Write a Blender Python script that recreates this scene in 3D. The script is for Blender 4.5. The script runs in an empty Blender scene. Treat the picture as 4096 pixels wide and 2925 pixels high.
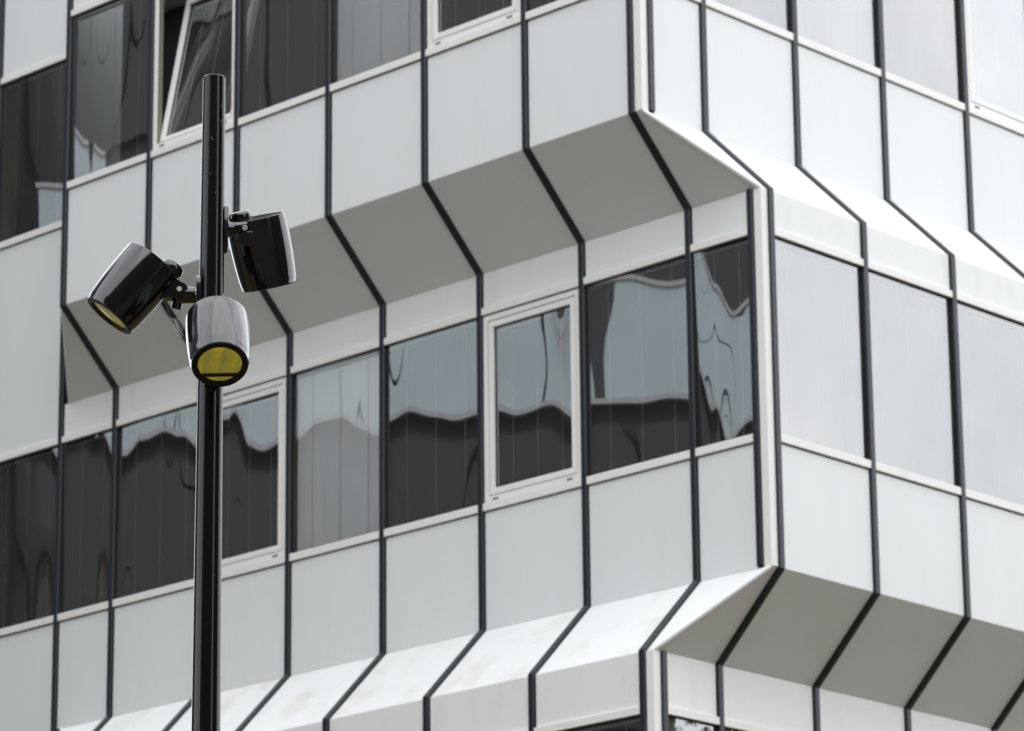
import bpy, bmesh, math, random
from mathutils import Vector, Matrix
random.seed(7)
R = math.radians
scene = bpy.context.scene
COL = scene.collection

# ------------------------------------------------------------------ camera
FPX = 15850.4
Rr = Vector((0.72242685, 0.69137888, -0.00973055))
Ur = Vector((0.20942907, -0.20537894, 0.95601201))
Fw = Vector((-0.65896807, 0.6926866, 0.2931661))
cam = bpy.data.cameras.new('camera')
camo = bpy.data.objects.new('camera', cam)
COL.objects.link(camo)
camo.matrix_world = Matrix(((Rr.x, Ur.x, -Fw.x, 20.1573), (Rr.y, Ur.y, -Fw.y, -22.7648),
                            (Rr.z, Ur.z, -Fw.z, -11.4996), (0, 0, 0, 1)))
cam.sensor_width = 36.0
cam.lens = FPX / 4096 * 36.0
cam.clip_start = 0.1
cam.clip_end = 2000
cam.dof.use_dof = True
cam.dof.focus_distance = 13.75
cam.dof.aperture_fstop = 9.5
scene.camera = camo

# ------------------------------------------------------------------ sky, sun, exposure
SUN_EL, SUN_AZ = 54.0, 106.0          # azimuth measured from +Y towards +X
world = bpy.data.worlds.new("World")
scene.world = world
world.use_nodes = True
wn, wl = world.node_tree.nodes, world.node_tree.links
wn.clear()
w_out = wn.new('ShaderNodeOutputWorld')
w_bg = wn.new('ShaderNodeBackground')
w_bg.inputs['Strength'].default_value = 0.1
w_sky = wn.new('ShaderNodeTexSky')
w_sky.sky_type = 'NISHITA'
w_sky.sun_disc = False
w_sky.sun_elevation = R(SUN_EL)
w_sky.sun_rotation = R(SUN_AZ)
w_tc = wn.new('ShaderNodeTexCoord')
w_no = wn.new('ShaderNodeTexNoise')
w_no.inputs['Scale'].default_value = 6.0
w_no.inputs['Detail'].default_value = 7.0
w_no.inputs['Roughness'].default_value = 0.5
w_ra = wn.new('ShaderNodeValToRGB')
w_ra.color_ramp.elements[0].position = 0.34
w_ra.color_ramp.elements[0].color = (8.8, 9.4, 10.2, 1)
w_ra.color_ramp.elements[1].position = 0.68
w_ra.color_ramp.elements[1].color = (13.3, 13.5, 13.7, 1)
w_mx = wn.new('ShaderNodeMix')
w_mx.data_type = 'RGBA'
w_mx.inputs[0].default_value = 0.93
wl.new(w_tc.outputs['Generated'], w_no.inputs['Vector'])
wl.new(w_no.outputs['Fac'], w_ra.inputs['Fac'])
wl.new(w_sky.outputs['Color'], w_mx.inputs[6])
wl.new(w_ra.outputs['Color'], w_mx.inputs[7])
wl.new(w_mx.outputs[2], w_bg.inputs['Color'])
wl.new(w_bg.outputs['Background'], w_out.inputs['Surface'])

sun = bpy.data.lights.new('sun', 'SUN')
sun.energy = 0.5
sun.angle = R(80)
sun.color = (1.0, 0.965, 0.91)
suno = bpy.data.objects.new('sun', sun)
COL.objects.link(suno)
sd = Vector((math.sin(R(SUN_AZ)) * math.cos(R(SUN_EL)), math.cos(R(SUN_AZ)) * math.cos(R(SUN_EL)), math.sin(R(SUN_EL))))
suno.rotation_euler = (-sd).to_track_quat('-Z', 'Y').to_euler()
suno.location = (20, 0, 30)

scene.view_settings.view_transform = 'Standard'
scene.view_settings.look = 'None'
scene.view_settings.gamma = 1.0
scene.view_settings.exposure = 0.88
scene.view_settings.use_curve_mapping = False
scene.render.engine = 'CYCLES'
scene.cycles.max_bounces = 12
scene.cycles.transparent_max_bounces = 24
scene.cycles.glossy_bounces = 6

# ------------------------------------------------------------------ materials
def new_mat(name):
    m = bpy.data.materials.new(name)
    m.use_nodes = True
    nt = m.node_tree
    return m, nt, nt.nodes['Principled BSDF']

def coated(name, col, rough, var=0.04, spec=0.5, scale=(1.2, 1.2, 0.35), stain=None, coat=0.0, rvar=0.08):
    """painted or coated sheet: faint uneven tone, soft streaks and optional stains"""
    m, nt, b = new_mat(name)
    n, l = nt.nodes, nt.links
    geo = n.new('ShaderNodeNewGeometry')
    mp = n.new('ShaderNodeMapping'); mp.inputs['Scale'].default_value = scale
    l.new(geo.outputs['Position'], mp.inputs['Vector'])
    no = n.new('ShaderNodeTexNoise'); no.inputs['Scale'].default_value = 1.0; no.inputs['Detail'].default_value = 6
    no.inputs['Roughness'].default_value = 0.6
    l.new(mp.outputs['Vector'], no.inputs['Vector'])
    hi = n.new('ShaderNodeTexNoise'); hi.inputs['Scale'].default_value = 9.0; hi.inputs['Detail'].default_value = 4
    l.new(mp.outputs['Vector'], hi.inputs['Vector'])
    oi = n.new('ShaderNodeObjectInfo')
    m1 = n.new('ShaderNodeMath'); m1.operation = 'MULTIPLY_ADD'
    m1.inputs[1].default_value = var * 2; m1.inputs[2].default_value = 1 - var
    l.new(no.outputs['Fac'], m1.inputs[0])
    m2 = n.new('ShaderNodeMath'); m2.operation = 'MULTIPLY_ADD'
    m2.inputs[1].default_value = var * 0.8; l.new(hi.outputs['Fac'], m2.inputs[0]); l.new(m1.outputs[0], m2.inputs[2])
    m3 = n.new('ShaderNodeMath'); m3.operation = 'MULTIPLY_ADD'
    m3.inputs[1].default_value = var * 0.7; l.new(oi.outputs['Random'], m3.inputs[0]); l.new(m2.outputs[0], m3.inputs[2])
    hs = n.new('ShaderNodeHueSaturation'); hs.inputs['Color'].default_value = (*col, 1)
    l.new(m3.outputs[0], hs.inputs['Value'])
    last = hs.outputs['Color']
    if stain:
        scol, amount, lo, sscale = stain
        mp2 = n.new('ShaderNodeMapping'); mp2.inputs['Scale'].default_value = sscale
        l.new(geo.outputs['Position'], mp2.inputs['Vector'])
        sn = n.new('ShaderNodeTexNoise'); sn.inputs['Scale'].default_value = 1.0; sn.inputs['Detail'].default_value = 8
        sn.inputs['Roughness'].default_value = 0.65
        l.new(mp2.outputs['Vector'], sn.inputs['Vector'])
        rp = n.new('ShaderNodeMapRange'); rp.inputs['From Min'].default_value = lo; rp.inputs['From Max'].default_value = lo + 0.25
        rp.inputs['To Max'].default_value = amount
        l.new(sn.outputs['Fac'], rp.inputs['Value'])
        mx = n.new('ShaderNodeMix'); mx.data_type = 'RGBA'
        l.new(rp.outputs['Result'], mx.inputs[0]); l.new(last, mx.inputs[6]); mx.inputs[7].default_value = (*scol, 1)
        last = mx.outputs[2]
    l.new(last, b.inputs['Base Color'])
    r1 = n.new('ShaderNodeMath'); r1.operation = 'MULTIPLY_ADD'; r1.inputs[1].default_value = rvar; r1.inputs[2].default_value = rough
    l.new(hi.outputs['Fac'], r1.inputs[0]); l.new(r1.outputs[0], b.inputs['Roughness'])
    b.inputs['Specular IOR Level'].default_value = spec
    b.inputs['Coat Weight'].default_value = coat
    b.inputs['Coat Roughness'].default_value = 0.05
    return m

M = {}
M['panel'] = coated('panel_white', (0.735, 0.752, 0.748), 0.40, 0.025, 0.4, stain=((0.56, 0.57, 0.53), 0.12, 0.52, (5.0, 5.0, 0.5)))
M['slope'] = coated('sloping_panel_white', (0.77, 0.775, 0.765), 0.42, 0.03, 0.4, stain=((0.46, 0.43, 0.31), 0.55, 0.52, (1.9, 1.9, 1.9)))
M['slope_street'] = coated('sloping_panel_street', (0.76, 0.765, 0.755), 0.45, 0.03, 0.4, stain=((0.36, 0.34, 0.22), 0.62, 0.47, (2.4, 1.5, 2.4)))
M['frieze'] = coated('short_panel_white', (0.78, 0.785, 0.77), 0.42, 0.03, 0.4, stain=((0.58, 0.58, 0.48), 0.38, 0.54, (5.0, 5.0, 1.2)))
M['sill'] = coated('cream_bar', (0.80, 0.785, 0.755), 0.38, 0.03, 0.4, stain=((0.52, 0.49, 0.42), 0.5, 0.60, (6, 6, 6)))
M['frame'] = coated('white_frame', (0.81, 0.80, 0.775), 0.35, 0.025, 0.45, stain=((0.55, 0.54, 0.48), 0.4, 0.62, (7, 7, 5)))
M['mullion'] = coated('navy_mullion', (0.012, 0.015, 0.021), 0.34, 0.12, 0.5, scale=(3, 3, 1.5))
M['gasket'] = coated('black_gasket', (0.012, 0.014, 0.013), 0.6, 0.1, 0.3)
M['seam'] = coated('green_seal', (0.17, 0.19, 0.13), 0.6, 0.1, 0.3)
M['cap'] = coated('grey_cap', (0.22, 0.23, 0.19), 0.5, 0.1, 0.4)
M['core'] = coated('dark_interior', (0.035, 0.035, 0.036), 0.8, 0.2, 0.2)
M['blind_dark'] = coated('grey_slats', (0.13, 0.13, 0.13), 0.45, 0.1, 0.5)
M['blind_light'] = coated('silver_slats', (0.96, 0.955, 0.95), 0.45, 0.06, 0.5)
M['blind_mid'] = coated('dull_slats', (0.42, 0.41, 0.42), 0.45, 0.08, 0.5)
M['cord'] = coated('pale_cord', (0.62, 0.60, 0.58), 0.7, 0.05, 0.3)
M['wing_panel'] = coated('wing_panel', (0.50, 0.565, 0.575), 0.5, 0.05, 0.3, stain=((0.40, 0.44, 0.44), 0.5, 0.5, (0.8, 0.8, 0.25)))
M['wing_glass'] = coated('wing_glass', (0.030, 0.031, 0.033), 0.32, 0.15, 0.3)
M['wing_bar'] = coated('wing_bar', (0.42, 0.40, 0.41), 0.5, 0.05, 0.3)
M['lamp_black'] = coated('gloss_black', (0.005, 0.005, 0.006), 0.07, 0.1, 0.7, coat=0.5, rvar=0.05)
M['lamp_black'].node_tree.nodes['Principled BSDF'].inputs['Coat IOR'].default_value = 1.5
M['pole_black'] = coated('pole_black', (0.004, 0.004, 0.006), 0.10, 0.1, 0.42, coat=0.0, rvar=0.06, scale=(8, 8, 3))
M['steel'] = coated('screw_steel', (0.62, 0.60, 0.55), 0.35, 0.05, 0.8)
M['cobweb'] = coated('cobweb', (0.5, 0.5, 0.48), 0.9, 0.1, 0.1)
M['ground'] = coated('asphalt', (0.050, 0.047, 0.042), 0.9, 0.25, 0.2, scale=(0.6, 0.6, 0.6))
M['paving'] = coated('paving_grey', (0.072, 0.048, 0.015), 0.85, 0.2, 0.2, scale=(1, 1, 1))
M['bark'] = coated('bark', (0.10, 0.075, 0.05), 0.9, 0.3, 0.2, scale=(6, 6, 2))

def glass(name, fac, tint=(0.96, 0.97, 0.97), gcol=(0.92, 0.96, 0.97)):
    m = bpy.data.materials.new(name); m.use_nodes = True
    n, l = m.node_tree.nodes, m.node_tree.links
    n.clear()
    out = n.new('ShaderNodeOutputMaterial')
    t = n.new('ShaderNodeBsdfTransparent'); t.inputs['Color'].default_value = (*tint, 1)
    g = n.new('ShaderNodeBsdfGlossy'); g.inputs['Color'].default_value = (*gcol, 1); g.inputs['Roughness'].default_value = 0.004
    fr = n.new('ShaderNodeFresnel'); fr.inputs['IOR'].default_value = 1.5
    # grime: a faint uneven film, so the mirror is never perfect
    geo = n.new('ShaderNodeNewGeometry')
    no = n.new('ShaderNodeTexNoise'); no.inputs['Scale'].default_value = 1.6; no.inputs['Detail'].default_value = 7
    l.new(geo.outputs['Position'], no.inputs['Vector'])
    a = n.new('ShaderNodeMath'); a.operation = 'MULTIPLY_ADD'; a.inputs[1].default_value = 0.75; a.inputs[2].default_value = fac - 0.05
    l.new(fr.outputs['Fac'], a.inputs[0])
    c = n.new('ShaderNodeMath'); c.operation = 'MULTIPLY_ADD'; c.inputs[1].default_value = 0.08; c.use_clamp = True
    l.new(no.outputs['Fac'], c.inputs[0]); l.new(a.outputs[0], c.inputs[2])
    mx = n.new('ShaderNodeMixShader')
    l.new(c.outputs[0], mx.inputs['Fac']); l.new(t.outputs[0], mx.inputs[1]); l.new(g.outputs[0], mx.inputs[2])
    df = n.new('ShaderNodeBsdfDiffuse'); df.inputs['Color'].default_value = (0.55, 0.55, 0.53, 1)
    mx2 = n.new('ShaderNodeMixShader'); mx2.inputs['Fac'].default_value = 0.02
    l.new(mx.outputs[0], mx2.inputs[1]); l.new(df.outputs[0], mx2.inputs[2])
    l.new(mx2.outputs[0], out.inputs['Surface'])
    return m
M['glass'] = glass('coated_glass', 0.40, gcol=(0.87, 0.89, 0.90))
M['street_glass'] = glass('street_glass', 0.29, tint=(0.95, 0.95, 0.95), gcol=(0.96, 0.955, 0.95))
M['clear_glass'] = glass('clear_glass', 0.22, tint=(1, 1, 1))

def brick_mat():
    m, nt, b = new_mat('dark_brick')
    n, l = nt.nodes, nt.links
    geo = n.new('ShaderNodeNewGeometry')
    mp = n.new('ShaderNodeMapping'); mp.inputs['Rotation'].default_value = (R(90), 0, 0)
    l.new(geo.outputs['Position'], mp.inputs['Vector'])
    br = n.new('ShaderNodeTexBrick')
    br.inputs['Color1'].default_value = (0.055, 0.046, 0.036, 1); br.inputs['Color2'].default_value = (0.035, 0.030, 0.025, 1)
    br.inputs['Mortar'].default_value = (0.075, 0.07, 0.06, 1); br.inputs['Scale'].default_value = 4.0
    l.new(mp.outputs['Vector'], br.inputs['Vector'])
    l.new(br.outputs['Color'], b.inputs['Base Color']); b.inputs['Roughness'].default_value = 0.85
    return m
M['brick'] = brick_mat()

def reflector_mat():
    m, nt, b = new_mat('yellow_reflector')
    n, l = nt.nodes, nt.links
    tc = n.new('ShaderNodeTexCoord')
    mp = n.new('ShaderNodeMapping'); mp.inputs['Scale'].default_value = (7, 34, 7)
    l.new(tc.outputs['Object'], mp.inputs['Vector'])
    no = n.new('ShaderNodeTexNoise'); no.inputs['Scale'].default_value = 1.0; no.inputs['Detail'].default_value = 5
    l.new(mp.outputs['Vector'], no.inputs['Vector'])
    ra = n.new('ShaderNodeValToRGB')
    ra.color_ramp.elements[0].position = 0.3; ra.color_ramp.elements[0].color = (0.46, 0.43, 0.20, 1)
    ra.color_ramp.elements[1].position = 0.7; ra.color_ramp.elements[1].color = (0.97, 0.84, 0.05, 1)  # grey-to-yellow streaks paint uneven shading into the bowl
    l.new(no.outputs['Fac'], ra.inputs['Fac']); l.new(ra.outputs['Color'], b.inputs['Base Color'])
    l.new(ra.outputs['Color'], b.inputs['Emission Color']); b.inputs['Emission Strength'].default_value = 0.085  # faint glow added to brighten the reflector, though the lamp is unlit
    b.inputs['Metallic'].default_value = 0.35; b.inputs['Roughness'].default_value = 0.22
    return m
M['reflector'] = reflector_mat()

def lens_mat():
    m = bpy.data.materials.new('lamp_glass'); m.use_nodes = True
    n, l = m.node_tree.nodes, m.node_tree.links
    n.clear()
    out = n.new('ShaderNodeOutputMaterial')
    t = n.new('ShaderNodeBsdfTransparent'); t.inputs['Color'].default_value = (0.97, 0.97, 0.93, 1)
    g = n.new('ShaderNodeBsdfGlossy'); g.inputs['Roughness'].default_value = 0.03
    fr = n.new('ShaderNodeFresnel'); fr.inputs['IOR'].default_value = 1.5
    mx = n.new('ShaderNodeMixShader')
    l.new(fr.outputs[0], mx.inputs['Fac']); l.new(t.outputs[0], mx.inputs[1]); l.new(g.outputs[0], mx.inputs[2])
    l.new(mx.outputs[0], out.inputs['Surface'])
    return m
M['lens'] = lens_mat()

def leaf_mat():
    m, nt, b = new_mat('leaf_green')
    n, l = nt.nodes, nt.links
    geo = n.new('ShaderNodeNewGeometry')
    ra = n.new('ShaderNodeValToRGB')
    ra.color_ramp.elements[0].color = (0.035, 0.06, 0.02, 1); ra.color_ramp.elements[1].color = (0.09, 0.12, 0.04, 1)
    l.new(geo.outputs['Random Per Island'], ra.inputs['Fac']); l.new(ra.outputs['Color'], b.inputs['Base Color'])
    b.inputs['Roughness'].default_value = 0.6
    return m
M['leaf'] = leaf_mat()

# ------------------------------------------------------------------ object helpers
WM = {}
def link(name, data, parent=None, mat=None, world_m=None, **props):
    o = bpy.data.objects.new(name, data)
    COL.objects.link(o)
    wm = world_m if world_m is not None else Matrix.Identity(4)
    if parent is not None:
        o.parent = parent
        o.matrix_basis = WM[parent.name].inverted() @ wm
    else:
        o.matrix_basis = wm
    WM[o.name] = wm
    if mat is not None and data is not None and len(data.materials) == 0:
        data.materials.append(mat)
    for k, v in props.items():
        o[k] = v
    return o

def mesh(name, verts, faces, smooth=False):
    me = bpy.data.meshes.new(name)
    me.from_pydata([tuple(v) for v in verts], [], faces)
    me.update()
    if smooth:
        for p in me.polygons: p.use_smooth = True
    return me

def box_data(b, x0, x1, y0, y1, z0, z1):
    vs, fs = b
    k = len(vs)
    vs += [(x0, y0, z0), (x1, y0, z0), (x1, y1, z0), (x0, y1, z0), (x0, y0, z1), (x1, y0, z1), (x1, y1, z1), (x0, y1, z1)]
    fs += [(k, k+3, k+2, k+1), (k+4, k+5, k+6, k+7), (k, k+1, k+5, k+4), (k+1, k+2, k+6, k+5), (k+2, k+3, k+7, k+6), (k+3, k, k+4, k+7)]

def chamfer_box(b, x0, x1, y0, y1, z0, z1, c):
    """box whose front (the y0 side) has chamfered edges"""
    vs, fs = b
    k = len(vs)
    vs += [(x0+c, y0, z0+c), (x1-c, y0, z0+c), (x1-c, y0, z1-c), (x0+c, y0, z1-c),
           (x0, y0+c, z0), (x1, y0+c, z0), (x1, y0+c, z1), (x0, y0+c, z1),
           (x0, y1, z0), (x1, y1, z0), (x1, y1, z1), (x0, y1, z1)]
    fs += [(k, k+1, k+2, k+3)]
    for a, d in ((0, 4), (4, 8)):
        for i in range(4):
            j = (i+1) % 4
            fs.append((k+a+i, k+d+i, k+d+j, k+a+j))
    fs.append((k+11, k+10, k+9, k+8))

CACHE = {}
ROT_L = Matrix.Identity(4)
ROT_R = Matrix.Rotation(R(90), 4, 'Z')
def wmat(side, u, n, z):
    """wall frame: local x along the wall, local -y outward, z up"""
    if side == 'L':
        return Matrix.Translation((u, -n, z)) @ ROT_L
    return Matrix.Translation((n, u, z)) @ ROT_R

def cached(key, fn):
    if key not in CACHE:
        CACHE[key] = fn()
    return CACHE[key]

# ------------------------------------------------------------------ the white building
GZ = -13.1
D, W, CO = 0.6726, 1.2, 0.108
WR = 1.2065
H_A0, H_B1, H_B0, H_C1 = 0.0, -0.6737, -3.846, -4.5225
H_A1, H_C0, H_U0, H_U1 = 3.398, -7.92, 4.075, 7.246
END = -7.345
building = link('office_building', None, world_m=Matrix.Translation((0, 0, GZ)),
    label='white panelled office building with navy mullions and stepped storeys at its corner',
    category='office building')
building.empty_display_size = 1.0

def slab(name, quad, thick, mat, parent=building, c=0.003, uv=None, **props):
    """thin sheet panel from four world corners, counter-clockwise seen from outside"""
    q = []
    for p in quad:
        p = Vector(p)
        if all((p-r_).length > 1e-4 for r_ in q): q.append(p)
    k = len(q)
    o = q[0].copy()
    nrm = Vector((0, 0, 0))
    for i in range(1, k-1):
        nrm += (q[i]-q[0]).cross(q[i+1]-q[0])
    nrm.normalize()
    cen = sum(q, Vector()) / k
    def inset(p, prev, nxt, d):
        a = (prev-p).normalized(); b = (nxt-p).normalized()
        bis = a+b
        s = max(math.sin(a.angle(b)), 0.2)
        return p + (a+b) * (d/s)
    fr = [inset(q[i], q[i-1], q[(i+1) % k], c) for i in range(k)]
    vs = [p-o for p in fr] + [p-nrm*c-o for p in q] + [p-nrm*thick-o for p in q]
    key = (mat.name, tuple(round(x, 3) for v in vs for x in v))
    def make():
        fs = [tuple(range(k))]
        for a in (0, k):
            for i in range(k):
                j = (i+1) % k
                fs.append((a+i, a+k+i, a+k+j, a+j))
        fs.append(tuple(reversed(range(2*k, 3*k))))
        me = mesh(name, vs, fs); me.materials.append(mat)
        return me
    me = cached(key, make)
    return link(name, me, parent, world_m=Matrix.Translation(o), **props)

def P(side, u, n, z):
    return Vector((u, -n, z)) if side == 'L' else Vector((n, u, z))

def vpanel(name, side, u0, u1, n, z0, z1, mat, thick=0.025):
    # horizontal order is the same for both sides: u to the right seen from outside
    return slab(name, [P(side, u0, n, z0), P(side, u1, n, z0), P(side, u1, n, z1), P(side, u0, n, z1)], thick, mat)

MH = 0.031      # mullion half width
GAP = 0.006
OUT = 0.027
def mullion_run(side, u, path, first_cap=False):
    """bent glazing bar: one mesh for each straight length, mitred where the wall folds. path = [(n, z)...] from top to bottom"""
    pts = [Vector(p) for p in path]
    nrm = []
    for a, b in zip(pts, pts[1:]):
        d = (b-a).normalized()
        nrm.append(Vector((-d.y, d.x)) if side is not None else None)
    # outward normal of a downward segment (0,-1) is (+1, 0)
    def mit(i, o):
        if i == 0: return pts[0] + nrm[0]*o
        if i == len(pts)-1: return pts[-1] + nrm[-1]*o
        a, b = nrm[i-1], nrm[i]
        return pts[i] + (a+b)*(o/(1+a.dot(b)))
    prof = [(-MH, -0.07), (-MH, OUT-0.007), (-MH+0.007, OUT), (MH-0.007, OUT), (MH, OUT-0.007), (MH, -0.07)]
    for i in range(len(pts)-1):
        base = pts[i]
        vs = []
        for j in (i, i+1):
            for s, o in prof:
                q = mit(j, o) - base
                vs.append((s, -q.x, q.y))
        k = len(prof)
        key = ('mull', tuple(round(x, 3) for v in vs for x in v))
        def make():
            fs = [(a, (a+1) % k, (a+1) % k + k, a+k) for a in range(k)]
            fs += [tuple(reversed(range(k))), tuple(range(k, 2*k))]
            me = mesh('mullion', vs, fs); me.materials.append(M['mullion'])
            return me
        me = cached(key, make)
        link('mullion', me, building, world_m=wmat(side, u, base.x, base.y))

GL = -0.014     # glass plane behind the wall plane
SILL_H = 0.068
def pane_mesh(w, h, ctrl, seed, lumps, gmat='glass'):
    """a sheet of slightly bowed glass, w by h, smooth shaded"""
    rnd = random.Random(seed)
    nx, nz = 30, 36
    terms = [(rnd.uniform(-1, 1)*lumps, rnd.uniform(0.4, 1.5), rnd.uniform(0.4, 1.6), rnd.uniform(0, 6.28), rnd.uniform(0, 6.28)) for _ in range(5)]
    def g(t):
        # slope control values along the width, smoothly interpolated
        x = t*(len(ctrl)-1); i = min(int(x), len(ctrl)-2); f = x-i
        f = f*f*(3-2*f)
        return ctrl[i]*(1-f)+ctrl[i+1]*f
    vs = []
    for j in range(nz+1):
        for i in range(nx+1):
            x, z = i/nx, j/nz
            y = g(x) * (z-0.5)*h
            for a, kx, kz, px, pz in terms:
                y += a * math.sin(kx*math.pi*x*2+px) * math.sin(kz*math.pi*z*2+pz)
            vs.append((x*w, y, z*h))
    fs = []
    for j in range(nz):
        for i in range(nx):
            a = j*(nx+1)+i
            fs.append((a, a+1, a+nx+2, a+nx+1))
    me = mesh('pane', vs, fs, True); me.materials.append(M[gmat])
    return me

def ring(b, x0, x1, z0, z1, wd, y0, y1, c=0.0):
    """rectangular frame ring of width wd"""
    f = (lambda *a: chamfer_box(b, *a, c)) if c else (lambda *a: box_data(b, *a))
    f(x0, x0+wd, y0, y1, z0, z1)
    f(x1-wd, x1, y0, y1, z0, z1)
    f(x0+wd, x1-wd, y0, y1, z0, z0+wd)
    f(x0+wd, x1-wd, y0, y1, z1-wd, z1)

def blind(win, side, u, n, z, w, h, mat, angle, m_extra=None):
    base = wmat(side, u, n, z)
    if m_extra is not None: base = m_extra
    def slats():
        pitch, wd = 0.0142, 0.0165
        vs, fs = [], []
        kx = 0
        c, s = math.cos(angle), math.sin(angle)
        num = int((h-0.03)/pitch)
        for i in range(num):
            zc = 0.008+i*pitch
            k = len(vs)
            for t, bulge in ((-0.5, 0), (0, 0.0018), (0.5, 0)):
                yy = t*wd*c - bulge*s; zz = t*wd*s + bulge*c
                vs.append((0, yy, zc+zz)); vs.append((w, yy, zc+zz))
            fs += [(k, k+1, k+3, k+2), (k+2, k+3, k+5, k+4)]
        me = mesh('blind_slats', vs, fs); me.materials.append(mat)
        return me
    link('blind_slats', cached(('slats', round(w, 3), round(h, 3), mat.name, round(angle, 2)), slats), win, world_m=base, kind='stuff')
    def rail():
        b = ([], [])
        box_data(b, 0, w, -0.012, 0.012, h-0.024, h-0.002)
        me = mesh('head_rail', *b); me.materials.append(M['cord'])
        return me
    link('head_rail', cached(('rail', round(w, 3), round(h, 3)), rail), win, world_m=base)
    cs = (0.18, 0.5, 0.82) if w > 0.8 else (0.3, 0.75)
    def cord():
        b = ([], [])
        box_data(b, -0.0035, 0.0035, -0.0115, -0.0095, 0.0, h-0.02)
        me = mesh('blind_cord', *b); me.materials.append(M['cord'])
        return me
    for t in cs:
        link('blind_cord', cached(('cord', round(h, 3)), cord), win, world_m=base @ Matrix.Translation((t*w, 0, 0)))

def window(side, u0, u1, n, z0, z1, kind='fixed', bl=None, ctrl=(0, 0, 0), lumps=0.0006, seed=0, angle=1.0, gmat='glass'):
    """z0 = top of the sill bar, z1 = bottom of the lintel bar"""
    w, h = u1-u0, z1-z0
    wm = wmat(side, u0, n, z0)
    if kind == 'fixed':
        def fm():
            b = ([], [])
            ring(b, 0, w, 0, h, 0.009, -GL-0.010, -GL+0.03)
            me = mesh('window', *b); me.materials.append(M['gasket'])
            return me
        win = link('window', cached(('wf', round(w, 3), round(h, 3)), fm), building, world_m=wm)
        pm = wm @ Matrix.Translation((0.011, -GL, 0.011))
        link('pane', pane_mesh(w-0.022, h-0.022, ctrl, seed, lumps, gmat), win, world_m=pm)
        if bl:
            blind(win, side, u0+0.012, n+GL-0.05, z0+0.004, w-0.024, h-0.012, bl, angle)
        return win
    # opening window: outer frame, sash, two drain caps
    fo = 0.050
    def fm():
        b = ([], [])
        ring(b, 0.004, w-0.004, 0.004, h-0.012, fo, -0.006, 0.06, 0.004)
        me = mesh('window', *b); me.materials.append(M['frame'])
        return me
    props = {'label': 'white framed window with its sash tilted inward'} if kind == 'open' else {'label': 'window with a thick white frame'}
    win = link('window', cached(('wo', round(w, 3), round(h, 3)), fm), building, world_m=wm, **props)
    def capm():
        b = ([], [])
        chamfer_box(b, -0.032, 0.032, -0.016, -0.004, -0.009, 0.009, 0.004)
        me = mesh('drain_cap', *b); me.materials.append(M['cap'])
        return me
    for cx in (0.14, w-0.14):
        link('drain_cap', cached('cap', capm), win, world_m=wm @ Matrix.Translation((cx, 0, 0.022)))
    sw, sh = w-0.008-2*fo, h-0.016-2*fo
    sm = wm @ Matrix.Translation((0.004+fo, 0, 0.004+fo))
    def seal():
        b = ([], [])
        ring(b, -0.002, sw+0.002, -0.002, sh+0.002, 0.012, 0.004, 0.05)
        me = mesh('seal', *b); me.materials.append(M['seam'])
        return me
    link('seal', cached(('seal', round(w, 3), round(h, 3)), seal), win, world_m=sm)
    if kind == 'open':
        sm = sm @ Matrix.Translation((0, 0.03, 0.006)) @ Matrix.Rotation(R(-11.5), 4, 'X')
    sa = 0.056
    def sashm():
        b = ([], [])
        ring(b, 0.007, sw-0.007, 0.007, sh-0.007, sa, -0.004, 0.055, 0.004)
        me = mesh('sash', *b); me.materials.append(M['frame'])
        return me
    link('sash', cached(('sash', round(w, 3), round(h, 3)), sashm), win, world_m=sm)
    pw, ph = sw-2*sa-0.014, sh-2*sa-0.014
    pm = sm @ Matrix.Translation((sa+0.007, 0.028, sa+0.007))
    link('pane', pane_mesh(pw, ph, ctrl, seed, lumps), win, world_m=pm)
    def beadm():
        b = ([], [])
        ring(b, 0, pw, 0, ph, 0.006, -0.008, 0.02)
        me = mesh('glazing_bead', *b); me.materials.append(M['gasket'])
        return me
    link('glazing_bead', cached(('bead', round(pw, 3), round(ph, 3)), beadm), win, world_m=pm)
    if bl:
        blind(win, side, 0, 0, 0, pw-0.01, ph-0.006, bl, angle, m_extra=pm @ Matrix.Translation((0.005, 0.05, 0.002)))
    return win

def bar(name, side, u0, u1, n, z0, z1, proud=0.022):
    w, h = u1-u0, z1-z0
    def f():
        b = ([], [])
        chamfer_box(b, 0, w, -proud, 0.05, 0, h, 0.003)
        me = mesh(name, *b); me.materials.append(M['sill'])
        return me
    link(name, cached((name, round(w, 3), round(h, 3)), f), building, world_m=wmat(side, u0, n, z0))

S_OF = {'A': 1.148, 'B': -2.807, 'C': -6.767, 'U': 5.108}
L_OF = {'A': 2.903, 'B': -1.060, 'C': -5.022, 'U': 6.86}
TOP = {'A': H_A1, 'B': H_B1, 'C': H_C1, 'U': H_U1}
BOT = {'A': H_A0, 'B': H_B0, 'C': H_C0, 'U': H_U0}
BD, BM, BL_ = M['blind_dark'], M['blind_mid'], M['blind_light']
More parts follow.
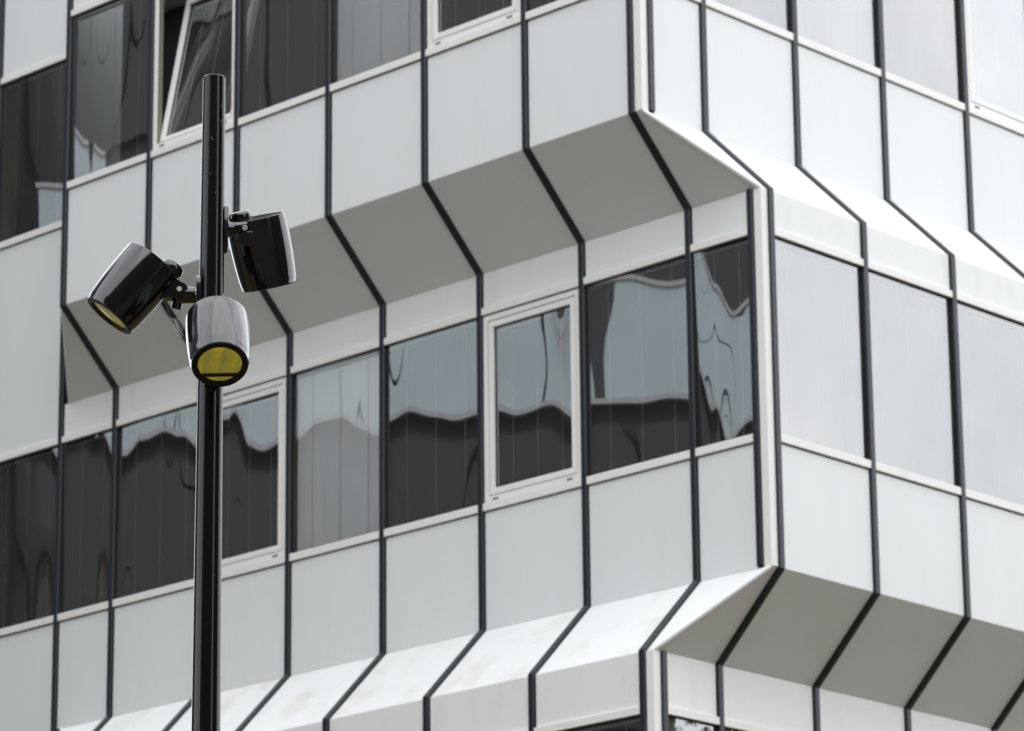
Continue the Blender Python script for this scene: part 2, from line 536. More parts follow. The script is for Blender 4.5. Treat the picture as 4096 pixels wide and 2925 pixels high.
# reflections bow differently in every sheet of glass: slopes (radians) along its width
GLASS = {
 ('L', 'B', 'n'): dict(ctrl=(-.014, .004, .016, .012), lumps=.00035),
 ('L', 'B', 0): dict(ctrl=(-.001, -.0015, .0, .0005), lumps=.00022),
 ('L', 'B', 1): dict(ctrl=(-.002, .0, .0, .004), lumps=.0003, kind='framed'),
 ('L', 'B', 2): dict(ctrl=(.0005, -.004, -.002, .001, .000), lumps=.0003),
 ('L', 'B', 3): dict(ctrl=(.004, -.003, -.004, .002, .005), lumps=.00025, bl=BL_, angle=1.40, gmat='clear_glass'),
 ('L', 'B', 4): dict(ctrl=(-.012, -.010, .006, .010, .008), lumps=.0004, kind='framed'),
 ('L', 'B', 5): dict(ctrl=(.006, -.002, -.004, .000, .007), lumps=.0003),
 ('L', 'B', 'e'): dict(ctrl=(-.008, -.008, -.004, .010), lumps=.0003),
 ('L', 'A', 0): dict(ctrl=(0, 0, 0), lumps=.0004),
 ('L', 'A', 1): dict(ctrl=(.001, 0, -.001), lumps=.0003, kind='framed'),
 ('L', 'A', 2): dict(ctrl=(0, 0, 0), lumps=.0003, bl=BL_, angle=1.22, gmat='clear_glass'),
 ('L', 'A', 3): dict(ctrl=(0, .001, 0), lumps=.0003),
 ('L', 'A', 4): dict(ctrl=(.004, .012, -.012, -.020, -.008), lumps=.0006, kind='open'),
 ('L', 'A', 5): dict(ctrl=(-.012, -.004, .002, .000, -.004), lumps=.0003),
 ('R', 'A', 3): dict(kind='framed', bl=BM, angle=1.0),
 ('R', 'A', 1): dict(bl=BL_, angle=1.0),
 ('R', 'B', 0): dict(bl=BM, angle=1.2),
 ('R', 'B', 2): dict(bl=BM, angle=0.95),
}

def bay(side, band, key, u0, u1, n, zt=None, zb=None, blinds=True):
    """one bay of wall: lower panel, sill bar, window, lintel bar, short upper panel. u0, u1 = clear edges"""
    zs, zl = S_OF[band], L_OF[band]
    zb = BOT[band] if zb is None else zb
    zt = TOP[band] if zt is None else zt
    a, b = u0+GAP, u1-GAP
    vpanel('wall_panel', side, a, b, n, zb, zs-0.013, M['panel'])
    bar('sill', side, u0-0.004, u1+0.004, n, zs, zs+SILL_H)
    cfg = dict(ctrl=(0, 0, 0), lumps=.0004, bl=BD, angle=0.75) if side == 'L' else dict(ctrl=(0, .0006, 0), lumps=.0004, bl=BM, angle=1.1, gmat='street_glass')
    cfg.update(GLASS.get((side, band, key), {}))
    kind = cfg.pop('kind', 'fixed')
    window(side, u0, u1, n, zs+SILL_H, zl-0.002, kind={'framed': 'framed'}.get(kind, kind), seed=hash_(side, band, key), **cfg)
    bar('lintel', side, u0-0.004, u1+0.004, n, zl, zl+0.064)
    vpanel('wall_panel', side, a, b, n, zl+0.066, zt, M['frieze'])

def hash_(*a):
    return sum((i+3)*ord(c) for i, c in enumerate(''.join(map(str, a)))) * 7919 % 10007

# --- left face, columns of the stepped part
NL, NR = 6, 7
for band, n in (('A', 0.0), ('B', -D), ('C', 0.0)):
    for i in range(NL):
        ur = -CO - i*W - MH
        ul = -CO - (i+1)*W + MH
        bay('L', band, i, ul, ur, n)
    if band == 'B':
        bay('L', band, 'n', -CO+MH, D-CO-MH, n)
        bay('L', band, 'e', -8.10+MH, -CO-6*W-MH, n)
# --- left face, the flat part that does not step (plane of the middle storey)
for k, (ul, ur) in enumerate(((-9.19, -8.10), (-10.42, -9.19))):
    for band, zt, zb in (('A', 4.07, -0.20), ('B', None, None), ('C', None, None)):
        zs, zl = S_OF[band], L_OF[band]
        a, b = ul+MH, ur-MH
        z_low = {'A': L_OF['B']+0.066, 'B': L_OF['C']+0.066, 'C': H_C0}[band]
        vpanel('wall_panel', 'L', a+GAP, b-GAP, -D, z_low, zs-0.013, M['panel'])
        bar('sill', 'L', a-0.004, b+0.004, -D, zs, zs+SILL_H)
        window('L', a, b, -D, zs+SILL_H, zl-0.002, bl=BD, ctrl=((-.006, -.006, -.003, .008) if band != 'A' else (.0, .0, .002, .004)),
               lumps=.00012, seed=31+k*5+ord(band), angle=0.7)
        bar('lintel', 'L', a-0.004, b+0.004, -D, zl, zl+0.064)
    vpanel('wall_panel', 'L', ul+MH+GAP, ur-MH-GAP, -D, L_OF['A']+0.066, H_U1, M['panel'])
for ux in (-8.10, -9.19, -10.42):
    mullion_run('L', ux, [(-D, H_U1), (-D, H_C0)])
vpanel('end_panel', 'L', -8.10+MH+GAP, END-0.03, -D-0.001, 0.0, H_A1, M['panel'])
vpanel('end_panel', 'L', -8.10+MH+GAP, END-0.03, -D-0.001, H_C0, H_C1, M['panel'])
# --- right face
for band, n in (('A', 0.0), ('B', D), ('C', 0.0)):
    for j in range(NR):
        a = D+CO+j*WR+MH
        bay('R', band, j, a, a+WR-2*MH, n)
    if band != 'B':
        bay('R', band, 'n', CO+MH, D+CO-MH, n)
# --- sloping panels under and over the middle storey
def slope(name, side, quad, mat):
    slab(name, [P(side, *q) for q in quad], 0.02, mat, c=0.002)
for i in range(NL):
    ur, ul = -CO-i*W-MH-GAP, -CO-(i+1)*W+MH+GAP
    slope('soffit_panel', 'L', [(ul, -D, H_B1), (ur, -D, H_B1), (ur, 0, 0), (ul, 0, 0)], M['panel'])
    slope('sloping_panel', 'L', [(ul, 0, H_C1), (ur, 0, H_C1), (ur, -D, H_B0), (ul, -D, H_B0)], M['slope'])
m0, m6 = -CO+MH+GAP, -CO-NL*W-MH-GAP
slope('soffit_panel', 'L', [(m0, -D, H_B1), (D, -D, H_B1), (0, 0, 0), (m0, 0, 0)], M['panel'])
slope('sloping_panel', 'L', [(m0, 0, H_C1), (0, 0, H_C1), (D, -D, H_B0), (m0, -D, H_B0)], M['slope'])
slope('soffit_panel', 'L', [(END-D, -D, H_B1), (m6, -D, H_B1), (m6, 0, 0), (END, 0, 0)], M['panel'])
slope('sloping_panel', 'L', [(END, 0, H_C1), (m6, 0, H_C1), (m6, -D, H_B0), (END-D, -D, H_B0)], M['slope'])
# right side: the middle storey stands proud there, so the slopes run the other way
for j in range(-1, NR):
    a = D+CO+j*WR+MH+GAP
    b = a+WR-2*MH-2*GAP
    ta, ba = (0.0, D) if j < 0 else (a, a)
    if j < 0: b = D+CO-MH-GAP
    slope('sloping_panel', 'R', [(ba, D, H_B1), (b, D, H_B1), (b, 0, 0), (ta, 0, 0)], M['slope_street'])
    slope('soffit_panel', 'R', [(ta, 0, H_C1), (b, 0, H_C1), (b, D, H_B0), (ba, D, H_B0)], M['panel'])
# --- mullions
for i in range(NL+1):
    mullion_run('L', -CO-i*W, [(0, H_A1), (0, 0), (-D, H_B1), (-D, H_B0), (0, H_C1), (0, H_C0)])
mullion_run('L', D-CO, [(-D, H_B1-0.001), (-D, H_B0+0.012)])
for j in range(NR+1):
    mullion_run('R', D+CO+j*WR, [(0, H_A1), (0, 0), (D, H_B1), (D, H_B0), (0, H_C1), (0, H_C0)])
mullion_run('R', CO, [(0, H_A1), (0, 0.012)])
mullion_run('R', CO, [(0, H_C1-0.001), (0, H_C0)])
# --- white corner trims between the corner mullions
def corner_trim(x, y, z0, z1):
    a = CO-MH-0.003
    t = 0.004
    vs = [(-a, -t, 0), (t, -t, 0), (t, a, 0), (-0.03, a, 0), (-0.03, 0.03, 0), (-a, 0.03, 0)]
    vs = [(p[0]-(0), p[1], 0) for p in vs]
    k = len(vs)
    vs = vs + [(p[0], p[1], z1-z0) for p in vs]
    fs = [tuple(reversed(range(k))), tuple(range(k, 2*k))] + [(i, (i+1) % k, (i+1) % k+k, i+k) for i in range(k)]
    me = mesh('corner_trim', vs, fs); me.materials.append(M['frame'])
    link('corner_trim', me, building, world_m=Matrix.Translation((x, y, z0)))
corner_trim(0, 0, 0.001, H_A1)
corner_trim(D, D, H_B0+0.001, H_B1-0.001)
corner_trim(0, 0, H_C0, H_C1-0.001)
# --- the far end of the stepped storeys, roof slab, dark inside and plain base
slab('end_panel', [(END, D, 0), (END, -0.0, 0), (END, -0.0, H_A1), (END, D, H_A1)], 0.02, M['panel'])
slab('end_panel', [(END, 0, 0), (END-D, D, H_B1), (END, D, 0)][::-1], 0.02, M['slope'])
slab('end_panel', [(END, 0, H_C1), (END-D, D, H_B0), (END, D, H_C1)], 0.02, M['slope'])
slab('end_panel', [(END, D, H_C0), (END, -0.0, H_C0), (END, -0.0, H_C1), (END, D, H_C1)], 0.02, M['panel'])
YE = D+CO+NR*WR
b = ([], [])
box_data(b, -10.4, -0.75, 1.35, YE, H_C0, H_A1)
me = mesh('inner_core', *b); me.materials.append(M['core'])
link('inner_core', me, building)
def floor_slab(z):
    b = ([], [])
    box_data(b, -10.4, -0.14, D+0.14, YE, z, z+0.25)
    me = mesh('floor_slab', *b); me.materials.append(M['core'])
    link('floor_slab', me, building)
for z in (-0.35, -4.3): floor_slab(z)
b = ([], [])
box_data(b, -10.42, -0.1, D+0.12, YE, H_A1+0.002, H_U1)
me = mesh('upper_wall', *b); me.materials.append(M['panel'])
link('upper_wall', me, building)
b = ([], [])
box_data(b, -10.42, -0.02, D+0.02, YE, GZ+0.004, H_C0-0.004)
me = mesh('lower_wall', *b); me.materials.append(M['panel'])
link('lower_wall', me, building)
b = ([], [])
for x0, x1, y0, y1 in ((-7.34, -0.02, 0.06, 0.70),):
    box_data(b, x0, x1, y0, y1, H_C0-0.20, H_C0-0.004)
me = mesh('lower_soffit', *b); me.materials.append(M['panel'])
link('lower_soffit', me, building)

# ------------------------------------------------------------------ the wing across the court, mirrored in the windows
wing_dir = Vector((math.cos(R(-30)), math.sin(R(-30)), 0))
wing_n = Vector((-wing_dir.y, wing_dir.x, 0))
WB = Vector((-17.3, -13.04, 0))
wing = link('office_building', None, world_m=Matrix.Translation(Vector((WB.x, WB.y, GZ))),
    label='pale banded office wing across the court, mirrored in the dark windows', category='office building')
def wing_m(u, n, z):
    o = WB + wing_dir*u + wing_n*n
    m = Matrix(((wing_dir.x, -wing_n.x, 0, o.x), (wing_dir.y, -wing_n.y, 0, o.y), (0, 0, 1, z), (0, 0, 0, 1)))
    return m
def wing_box(name, u, z, w, h, n0, n1, mat):
    key = (name, round(w, 3), round(h, 3), n0, n1, mat.name)
    def f():
        b = ([], []); box_data(b, 0, w, -n1, -n0, 0, h)
        me = mesh(name, *b); me.materials.append(mat)
        return me
    link(name, cached(key, f), wing, world_m=wing_m(u, 0, z))
U0, U1 = -5.7, 12.0
TB = 3.93
PH = 2.15
b = ([], [])
box_data(b, U0, U1, 0.3, 8.0, GZ+0.003, 12.6)
me = mesh('wing_body', *b); me.materials.append(M['wing_glass'])
link('wing_body', me, wing, world_m=wing_m(0, 0, 0))
def wing_row(z, u0, u1, h):
    nb = max(1, round((u1-u0)/2.4)); w = (u1-u0)/nb
    for i in range(nb):
        wing_box('wall_panel', u0+i*w+0.03, z, w-0.06, h, 0.0, 0.08, M['wing_panel'])
    nb2 = nb
    for i in range(nb2):
        wing_box('sill', u0+i*w, z+h, w, 0.075, 0.0, 0.12, M['wing_bar'])
        wing_box('lintel', u0+i*w, z-0.085, w, 0.085, 0.0, 0.12, M['wing_bar'])
wing_row(TB, -5.5, 12.0, 1.62)
wing_box('fin', 2.52, TB, 0.07, 1.62, 0.0, 0.16, M['wing_bar'])
wing_box('dark_strip', 2.72, TB, 0.22, 1.62, 0.085, 0.09, M['wing_glass'])  # thin dark strip laid on the wall face in place of a recess
wing_row(6.3, -5.6, -3.85, 1.55)
for z, h in ((-12.9, 3.9), (-8.9, 3.9), (-4.9, 3.9), (-0.9, 4.6), (7.95, 4.5)):
    for i in range(8):
        wing_box('window_strip', -5.2+i*2.1, z, 2.04, h-0.12, -0.10, -0.05, M['wing_glass'])
b = ([], [])
box_data(b, -4.6, -0.9, 0.5, 4.5, 12.602, 33)  # unseen dark block added to darken the reflection in the tilted window
me = mesh('reflection_blocker', *b); me.materials.append(M['wing_glass'])
link('reflection_blocker', me, wing, world_m=wing_m(0, 0, 0))

brick = link('brick_building', None, world_m=Matrix.Translation((-29, -6, GZ)),
    label='dark brown brick block mirrored in the windows at the far left edge', category='brick building')
b = ([], [])
def rot_block(name, c, w, dp, z0, z1, mat, parent):
    b = ([], []); box_data(b, -w/2, w/2, -dp/2, dp/2, 0, z1-z0)
    me = mesh(name, *b); me.materials.append(mat)
    link(name, me, parent, world_m=Matrix.Translation((c[0], c[1], z0)))
BO = WB + wing_dir*(-5.85)
def turned(o, z): return Matrix(((wing_dir.x, -wing_n.x, 0, o.x), (wing_dir.y, -wing_n.y, 0, o.y), (0, 0, 1, z), (0, 0, 0, 1)))
for nm, x0, x1, y0, y1, z0, z1, mt in (('wall', -11, 0, -0.4, 7, 0.003, 31.2, 'brick'), ('roof', -11.2, 0.2, -0.6, 7.2, 31.203, 31.5, 'wing_bar')):
    b = ([], []); box_data(b, x0, x1, y0, y1, z0, z1)
    me = mesh(nm, *b); me.materials.append(M[mt])
    link(nm, me, brick, world_m=turned(BO, GZ))
side = link('brick_building', None, world_m=Matrix.Translation((26, -6, GZ)),
    label='brown brick house down the street, mirrored as a dark strip in the lamp post', category='brick building')
sm_ = Matrix.Translation((26, -4.5, GZ)) @ Matrix.Rotation(R(12), 4, 'Z')
for nm, x0, x1, y0, y1, z0, z1, mt in (('wall', 0, 10, -7, 9, 0.003, 20, 'brick'), ('roof', -0.3, 10.3, -7.3, 9.3, 20.003, 20.4, 'wing_bar')):
    b = ([], []); box_data(b, x0, x1, y0, y1, z0, z1)
    me = mesh(nm, *b); me.materials.append(M[mt]); link(nm, me, side, world_m=sm_)
# the dark brick row behind the photographer, mirrored in the black lamp
across = link('brick_building', None, world_m=Matrix.Translation((32.5, -37, GZ)),
    label='long brown brick row across the street, mirrored darkly in the glossy lamp post', category='brick building')
ad = Vector((0.72, 0.69, 0)).normalized(); an_ = Vector((-ad.y, ad.x, 0))
am = Matrix(((ad.x, -an_.x, 0, 32.5), (ad.y, -an_.y, 0, -37), (0, 0, 1, GZ), (0, 0, 0, 1)))
b = ([], []); box_data(b, -32, 32, 0, 12, 0.003, 22.5)
me = mesh('wall', *b); me.materials.append(M['brick']); link('wall', me, across, world_m=am)
b = ([], []); box_data(b, -32.2, 32.2, -0.3, 12.3, 22.503, 22.9)
me = mesh('cornice', *b); me.materials.append(M['wing_bar']); link('cornice', me, across, world_m=am)
for fz in range(7):
    for fi in range(16):
        def wf():
            b = ([], []); box_data(b, 0, 1.3, -0.03, 0.02, 0, 1.7)
            me = mesh('window', *b); me.materials.append(M['wing_glass']); return me
        link('window', cached('street_window', wf), across, world_m=am @ Matrix.Translation((-30+fi*4, 0, 1.2+fz*3.1)))

# ------------------------------------------------------------------ ground
me = mesh('ground', [(-400, -400, 0), (400, -400, 0), (400, 400, 0), (-400, 400, 0)], [(0, 1, 2, 3)])
link('ground', me, None, M['ground'], Matrix.Translation((0, 0, GZ)), kind='structure')
me = mesh('pavement', [(-26, -24, 0), (16, -24, 0), (16, 24, 0), (-26, 24, 0)], [(0, 1, 2, 3)])
link('pavement', me, None, M['paving'], Matrix.Translation((0, 0, GZ+0.002)), kind='structure')

# ------------------------------------------------------------------ street lamp
PX, PY, PT = 10.478, -14.0865, -6.460
lamp = link('street_lamp', None, world_m=Matrix.Translation((PX, PY, GZ)),
    label='glossy black lamp post with three aimed spotlights in front of the white building', category='street lamp')

def lathe(prof, seg=48, close_start=True, close_end=False):
    vs, fs = [], []
    for r, z in prof:
        for i in range(seg):
            a = 2*math.pi*i/seg
            vs.append((r*math.cos(a), r*math.sin(a), z))
    for j in range(len(prof)-1):
        for i in range(seg):
            k = (i+1) % seg
            fs.append((j*seg+i, j*seg+k, (j+1)*seg+k, (j+1)*seg+i))
    if close_start: fs.append(tuple(reversed(range(seg))))
    if close_end: fs.append(tuple(range((len(prof)-1)*seg, len(prof)*seg)))
    return vs, fs

def smooth_mesh(name, vs, fs, mat, sharp=30):
    me = mesh(name, vs, fs, True)
    me.materials.append(mat)
    me.set_sharp_from_angle(angle=R(sharp))
    return me

r_top, r_base = 0.0392, 0.066
def prad(z): return r_top + (r_base-r_top)*(PT-z)/(PT-GZ)
prof = [(r_base+0.03, 0.002), (r_base+0.03, 0.03), (r_base, 0.05)]
prof += [(prad(GZ+t), t) for t in (0.6, 1.5, 3.0, 4.5, 5.5, 6.2)]
hgt = PT-GZ
prof += [(prad(PT-0.004), hgt-0.004), (r_top-0.003, hgt), (r_top-0.012, hgt+0.001)]
vs, fs = lathe(prof, 56, True, True)
link('pole', smooth_mesh('pole', vs, fs, M['pole_black']), lamp, world_m=Matrix.Translation((PX, PY, GZ)))

def frame_from(zaxis, xaxis, origin):
    z = zaxis.normalized(); x = (xaxis - z*xaxis.dot(z)).normalized(); y = z.cross(x)
    return Matrix(((x.x, y.x, z.x, origin.x), (x.y, y.y, z.y, origin.y), (x.z, y.z, z.z, origin.z), (0, 0, 0, 1)))

def cyl_between(name, p, q, r, mat, parent, seg=24):
    d = q-p
    vs, fs = lathe([(r-0.002, 0), (r, 0.002), (r, d.length-0.002), (r-0.002, d.length)], seg, True, True)
    up = Vector((0, 0, 1)) if abs(d.normalized().z) < 0.9 else Vector((1, 0, 0))
    return link(name, smooth_mesh(name, vs, fs, mat), parent, world_m=frame_from(d, up, p))

HL = 0.245
def body_profile():
    pr = [(0.0, 0.0065), (0.093, 0.006), (0.0965, 0.004), (0.0970, 0.0), (0.0985, 0.0), (0.0990, 0.003), (0.1000, 0.0015), (0.1035, 0.0), (0.1055, 0.002)]
    for t in range(1, 15):
        s = t/14
        r = 0.1060 + 0.0060*math.sin(min(s*1.9, math.pi/2+0.55*(s-0.3))*1.0) * (1-s)**0.25 - 0.0105*s**1.7
        pr.append((r, 0.002+s*(HL-0.006)))
    rf = pr[-1][0]
    pr += [(rf, HL-0.0012), (rf-0.001, HL), (0.0765, HL), (0.0750, HL-0.002), (0.0750, HL-0.012)]
    return pr

def spotlight(mid, axis, toward, knob_dir, lug_ang=0.0, screw_r=0.138, arm_to=None, plate=None, lab=None):
    a = axis.normalized()
    e = (toward - a*toward.dot(a)).normalized()
    org = mid - a*(HL/2)
    fm = frame_from(a, e, org)          # x = e (towards pole), z = light direction
    pr = body_profile()
    vs, fs = lathe(pr, 72, False, False)
    sp = link('spotlight', smooth_mesh('spotlight', vs, fs, M['lamp_black'], 25), lamp, world_m=fm, label=lab)
    # lens and reflector
    vs, fs = lathe([(0.0749, 0.0), (0.06, 0.0012), (0.03, 0.0022), (0.001, 0.0026)], 64, False, True)
    link('lens', smooth_mesh('lens', vs, fs, M['lens'], 60), sp, world_m=fm @ Matrix.Translation((0, 0, HL-0.006)))
    rp = []
    for t in range(9):
        s = t/8
        rp.append((0.0748*(1-s)+0.030*s, -0.034*s**0.75))
    seg = 40
    vs, fs = lathe(rp, seg, False, True)
    vs2 = []
    for q, v in enumerate(vs):
        i = q % seg
        f = 1.0 - (0.022 if i % 2 else 0.0)
        vs2.append((v[0]*f, v[1]*f, v[2]))
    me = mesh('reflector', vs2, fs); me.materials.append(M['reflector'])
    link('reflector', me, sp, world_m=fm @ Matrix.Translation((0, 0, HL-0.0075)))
    vs, fs = lathe([(0.0742, -0.006), (0.0742, 0.0022), (0.0755, 0.003), (0.0925, 0.003), (0.0942, 0.001), (0.0942, -0.002)], 64, False, False)
    link('lens_ring', smooth_mesh('lens_ring', vs, fs, M['gasket'], 30), sp, world_m=fm @ Matrix.Translation((0, 0, HL)))
    # knob on the rear lid
    kd = (knob_dir - a*knob_dir.dot(a)).normalized()
    ko = org + kd*0.074 - a*0.002
    vs, fs = lathe([(0.034, -0.006), (0.0395, 0.001), (0.0415, 0.008), (0.0405, 0.018), (0.0375, 0.027), (0.034, 0.031), (0.030, 0.0325), (0.001, 0.033)], 40, True, True)
    link('knob', smooth_mesh('knob', vs, fs, M['lamp_black'], 40), sp, world_m=frame_from(-a, e, ko))
    return sp, fm, a, e

def lug(sp, fm, screw, half_t=0.017, rr=0.026, tail=0.075):
    """rounded ear from the side of the housing to the pivot; screw = (x, z) of the pivot in the lamp frame"""
    sx, sz = screw
    pts = []
    base_x = 0.088
    pts += [(base_x, sz-0.020), (base_x, sz+tail)]
    a0 = math.radians(60)
    for i in range(15):
        t = math.radians(62) - i*math.radians(180)/14
        pts.append((sx+rr*math.cos(t), sz+rr*math.sin(t)))
    k = len(pts)
    vs = [(x, -half_t, z) for x, z in pts] + [(x, half_t, z) for x, z in pts]
    fs = [tuple(range(k)), tuple(reversed(range(k, 2*k)))] + [(i, i+k, (i+1) % k+k, (i+1) % k) for i in range(k)]
    me = smooth_mesh('bracket', vs, fs, M['lamp_black'], 35)
    o = link('bracket', me, sp, world_m=fm)
    md = o.modifiers.new('edge', 'BEVEL'); md.width = 0.003; md.segments = 2; md.limit_method = 'ANGLE'
    return o

def screw_head(sp, p, d):
    vs, fs = lathe([(0.0092, 0.0), (0.0092, 0.0015), (0.0082, 0.003), (0.0045, 0.003), (0.004, 0.001), (0.001, 0.0008)], 24, False, True)
    link('screw', smooth_mesh('screw', vs, fs, M['steel'], 30), sp, world_m=frame_from(d, Vector((0, 0, 1)), p))

def plate(sp, ang, z0, z1, wd=0.05):
    """mounting plate lying against the round pole, its middle facing direction ang (world azimuth vector)"""
    r0 = prad((z0+z1)/2)
    dirv = Vector((ang.x, ang.y, 0)).normalized()
    side = Vector((-dirv.y, dirv.x, 0))
    vs = []
    outline = []
    h = z1-z0
    rr = wd/2
    for i in range(9):
        t = math.pi*i/8
        outline.append((rr*math.cos(t), h-rr+rr*math.sin(t)))
    for i in range(9):
        t = math.pi+math.pi*i/8
        outline.append((rr*math.cos(t), rr+rr*math.sin(t)))
    k = len(outline)
    for dpt in (r0-0.006, r0+0.010):
        for s, z in outline:
            p = dirv*dpt + side*s
            vs.append((p.x, p.y, z))
    fs = [tuple(reversed(range(k))), tuple(range(k, 2*k))] + [(i, (i+1) % k, (i+1) % k+k, i+k) for i in range(k)]
    me = smooth_mesh('mounting_plate', vs, fs, M['lamp_black'], 30)
    o = link('mounting_plate', me, sp, world_m=Matrix.Translation((PX, PY, z0)))
    md = o.modifiers.new('edge', 'BEVEL'); md.width = 0.002; md.segments = 2; md.limit_method = 'ANGLE'
    return o

def screen(a, b, c): return Rr*a + Ur*b + Fw*c
VPX = 1.8012/FPX
def pole_at(z): return Vector((PX, PY, z))

# left spotlight
mid = Vector((10.2936, -14.2897, -7.243)); ax = Vector((-0.4098, -0.4419, -0.798))
tow = pole_at(-7.243)-mid
sp, fm, a, e = spotlight(mid, ax, tow, tow*1.0 + screen(0, 0, -0.08), lab='spotlight aimed down to the left')
nrm = fm.to_3x3() @ Vector((0, 1, 0))
if nrm.dot(-Fw) < 0: nrm = -nrm
lug(sp, fm, (0.134, 0.028), 0.024, 0.030)
pv = fm @ Vector((0.134, 0, 0.028))
screw_head(sp, pv + nrm*0.024, nrm)
end = Vector((PX, PY, pv.z-0.008)); dirp = (pv-end); dirp.z = 0; dirp.normalize()
cyl_between('arm', pv + screen(-0.012, -0.022, 0.0), end + dirp*prad(-7.25) + screen(0, -0.012, 0), 0.022, M['lamp_black'], sp)
cyl_between('arm_collar', pv + screen(0.012, -0.01, 0.0), pv + screen(0.055, -0.012, 0.0), 0.026, M['lamp_black'], sp)
cyl_between('pivot_boss', pv + screen(-0.012, -0.062, 0.02), pv + screen(-0.004, -0.02, 0.02), 0.018, M['lamp_black'], sp)
plate(sp, dirp, pv.z-0.075, pv.z+0.055, 0.055)
# right spotlight
mid = Vector((10.6035, -13.9667, -7.1062))
campos = Vector((20.1573, -22.7648, -11.4996))
mid = campos + (mid-campos)*1.014
ax = (screen(0.195, -0.975, 0.105)).normalized()
tow = pole_at(mid.z)-mid
sp, fm, a, e = spotlight(mid, ax, screen(-0.62, 0.0, -0.78), screen(-0.66, 0, -0.75), lab='spotlight aimed down and away to the right')
nrm = fm.to_3x3() @ Vector((0, 1, 0))
pv = campos + (Fw + Rr*((544*1.8012-2048)/FPX) - Ur*((506.4*1.8012-1462.5)/FPX)) * ((mid-campos).dot(Fw) - 0.128)
# ear drawn towards the camera side, its flat cheek facing the viewer
fm2 = frame_from(a, screen(-0.97, 0.1, 0), pv - screen(-0.97, 0.1, 0)*0.12 + screen(0, 0, 0.02) - a*0.024)
lug(sp, fm2, (0.120, 0.024), 0.020, 0.026, 0.035)
screw_head(sp, pv + screen(0, 0, -0.004), screen(0.05, 0, -1))
end = Vector((PX, PY, pv.z-0.012)); dirp = (pv-end); dirp.z = 0; dirp.normalize()
cyl_between('arm', pv + screen(0.0, 0.005, 0.025), end + dirp*prad(-7.1), 0.021, M['lamp_black'], sp)
cyl_between('arm_collar', end + dirp*(prad(-7.1)+0.008), end + dirp*(prad(-7.1)+0.03), 0.027, M['lamp_black'], sp)
plate(sp, dirp, pv.z-0.10, pv.z+0.075, 0.05)
# front spotlight
mid = Vector((10.6888, -14.2416, -7.5129)); ax = Vector((0.4608, -0.3501, -0.8155))
tow = pole_at(-7.45)-mid
sp, fm, a, e = spotlight(mid, ax, tow, tow, lab='spotlight aimed at the viewer with its yellow reflector showing')
lug(sp, fm, (0.132, 0.03), 0.024, 0.030)
pv = fm @ Vector((0.132, 0, 0.03))
end = Vector((PX, PY, pv.z)); dirp = (pv-end); dirp.z = 0; dirp.normalize()
cyl_between('arm', pv, end + dirp*prad(-7.5)*0.9, 0.022, M['lamp_black'], sp)
plate(sp, dirp, pv.z-0.11, pv.z+0.06, 0.055)
# dark bar across the lower part of the lens of the front lamp
sx = fm.to_3x3().inverted() @ screen(1, -0.07, 0); sx.z = 0; sx.normalize()
sy = Vector((-sx.y, sx.x, 0))
dn = fm.to_3x3().inverted() @ screen(0, -1, 0)
if sy.dot(dn) < 0: sy = -sy
vs = []
for k_, (t0, wd) in enumerate(((-0.066, 0.0035), (-0.03, 0.0044), (0.0, 0.0036), (0.03, 0.0044), (0.066, 0.0035))):
    for w_ in (-wd, wd):
        for zz in (0.0, -0.010):
            q = sx*t0 + sy*(0.043+w_)
            vs.append((q.x, q.y, zz))
fs = []
for k_ in range(4):
    o_ = k_*4
    fs += [(o_, o_+2, o_+6, o_+4), (o_+1, o_+5, o_+7, o_+3), (o_, o_+4, o_+5, o_+1), (o_+2, o_+3, o_+7, o_+6)]
me = mesh('crossbar', vs, fs); me.materials.append(M['gasket'])
link('crossbar', me, sp, world_m=fm @ Matrix.Translation((0, 0, HL+0.0055)))
# cobweb strands between the left and the front spotlight
rnd = random.Random(4)
vs, fs = [], []
def strand(p, q, sag, r=0.0007):
    k0 = len(vs)
    n_ = 8
    for i in range(n_+1):
        t = i/n_
        c = p.lerp(q, t) - Vector((0, 0, 1))*sag*4*t*(1-t)
        for an in range(3):
            vs.append(tuple(c + (Rr*math.cos(an*2.1)+Ur*math.sin(an*2.1))*r))
    for i in range(n_):
        for an in range(3):
            fs.append((k0+i*3+an, k0+i*3+(an+1) % 3, k0+(i+1)*3+(an+1) % 3, k0+(i+1)*3+an))
def scr(vx, vy, dep):
    return campos + (Fw + Rr*((vx*1.8012-2048)/FPX) - Ur*((vy*1.8012-1462.5)/FPX))*dep
for k_ in range(22):
    p = scr(383+rnd.uniform(-8, 10), 716+rnd.uniform(-12, 12), 13.6)
    q = scr(402+rnd.uniform(-6, 8), 738+rnd.uniform(-16, 14), 13.58)
    strand(p, q, rnd.uniform(0, 0.01), rnd.uniform(0.0004, 0.0009))
strand(scr(352, 690, 13.6), scr(388, 722, 13.6), 0.006, 0.0005)
strand(scr(368, 672, 13.6), scr(385, 715, 13.6), 0.004, 0.0005)
me = mesh('cobweb', vs, fs)
me.materials.append(M['cobweb'])
link('cobweb', me, lamp, kind='stuff')
vs, fs = [], []
def on_pole(ang, z):
    q = -Fw*math.cos(ang) + Rr*math.sin(ang); q.z = 0; q.normalize()
    return Vector((PX, PY, z)) + q*(prad(z)+0.0003)
for k_ in range(16):
    a0 = rnd.uniform(-1.0, 1.2); z0 = PT - rnd.choice((rnd.uniform(0.10, 0.45), rnd.uniform(0.15, 2.0)))
    strand(on_pole(a0, z0), on_pole(a0+rnd.uniform(-0.15, 0.2), z0+rnd.uniform(-0.012, 0.012)), 0.001, rnd.uniform(0.0002, 0.0005))
me = mesh('scuff_marks', vs, fs); me.materials.append(M['cobweb'])
link('scuff_marks', me, lamp, kind='stuff')

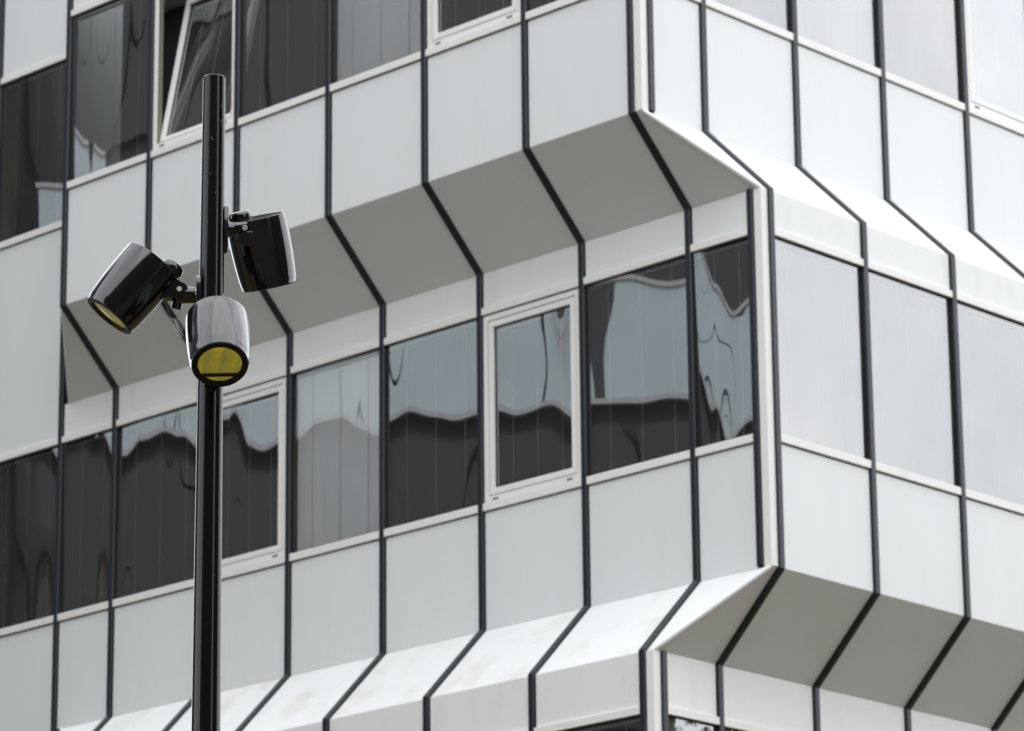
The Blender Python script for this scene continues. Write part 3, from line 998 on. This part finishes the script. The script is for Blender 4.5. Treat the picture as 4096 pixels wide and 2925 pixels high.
# ------------------------------------------------------------------ street tree, mirrored in the lowest window of the right face
tree = link('street_tree', None, world_m=Matrix.Translation((9.5, 10.6, GZ)),
    label='leafy green tree mirrored in the lowest window beside the corner', category='tree')
rnd = random.Random(11)
vs, fs = [], []
def limb(p, q, r0, r1, seg=8):
    k0 = len(vs)
    d = (q-p).normalized()
    x = d.cross(Vector((0.3, 0.9, 0.1))).normalized(); y = d.cross(x)
    for c, r in ((p, r0), (p.lerp(q, .5)+x*r0*.3, (r0+r1)/2), (q, r1)):
        for i in range(seg):
            t = 2*math.pi*i/seg
            vs.append(tuple(c + x*r*math.cos(t) + y*r*math.sin(t)))
    for j in range(2):
        for i in range(seg):
            k = (i+1) % seg
            fs.append((k0+j*seg+i, k0+j*seg+k, k0+(j+1)*seg+k, k0+(j+1)*seg+i))
TREE_H = 11.3
limb(Vector((0, 0, 0)), Vector((0.1, 0, 4.5)), 0.20, 0.15)
limb(Vector((0.1, 0, 4.5)), Vector((0.0, 0.1, 8.5)), 0.15, 0.07)
tips = []
for i in range(16):
    z = 3.6 + i*0.36
    an = i*2.4
    L_ = 2.3*(1-(z-3.6)/9) + rnd.uniform(-.3, .3)
    p = Vector((0.05, 0.03, z)); q = p + Vector((math.cos(an)*L_, math.sin(an)*L_, 1.0+rnd.uniform(-.2, .6)))
    limb(p, q, 0.055, 0.02, 6)
    tips += [q, p.lerp(q, 0.6)]
me = mesh('trunk', vs, fs, True); me.materials.append(M['bark'])
link('trunk', me, tree, world_m=Matrix.Translation((9.5, 10.6, GZ)))
vs, fs = [], []
for i in range(260):
    base_ = rnd.choice(tips) + Vector((rnd.gauss(0, .5), rnd.gauss(0, .5), rnd.gauss(0.2, .55)))
    for j in range(34):
        c = base_ + Vector((rnd.gauss(0, .22), rnd.gauss(0, .22), rnd.gauss(0, .18)))
        c.z = min(c.z, TREE_H-rnd.random()*.5)
        d1 = Vector((rnd.gauss(0, 1), rnd.gauss(0, 1), rnd.gauss(0, .6))).normalized()
        d2 = d1.cross(Vector((rnd.gauss(0, 1), rnd.gauss(0, 1), rnd.gauss(0, 1)))).normalized()
        s = rnd.uniform(0.06, 0.11)
        k = len(vs)
        vs += [tuple(c-d1*s), tuple(c+d2*s*.5), tuple(c+d1*s), tuple(c-d2*s*.5)]
        fs.append((k, k+1, k+2, k+3))
me = mesh('crown', vs, fs); me.materials.append(M['leaf'])
link('crown', me, tree, world_m=Matrix.Translation((9.5, 10.6, GZ)), kind='stuff')
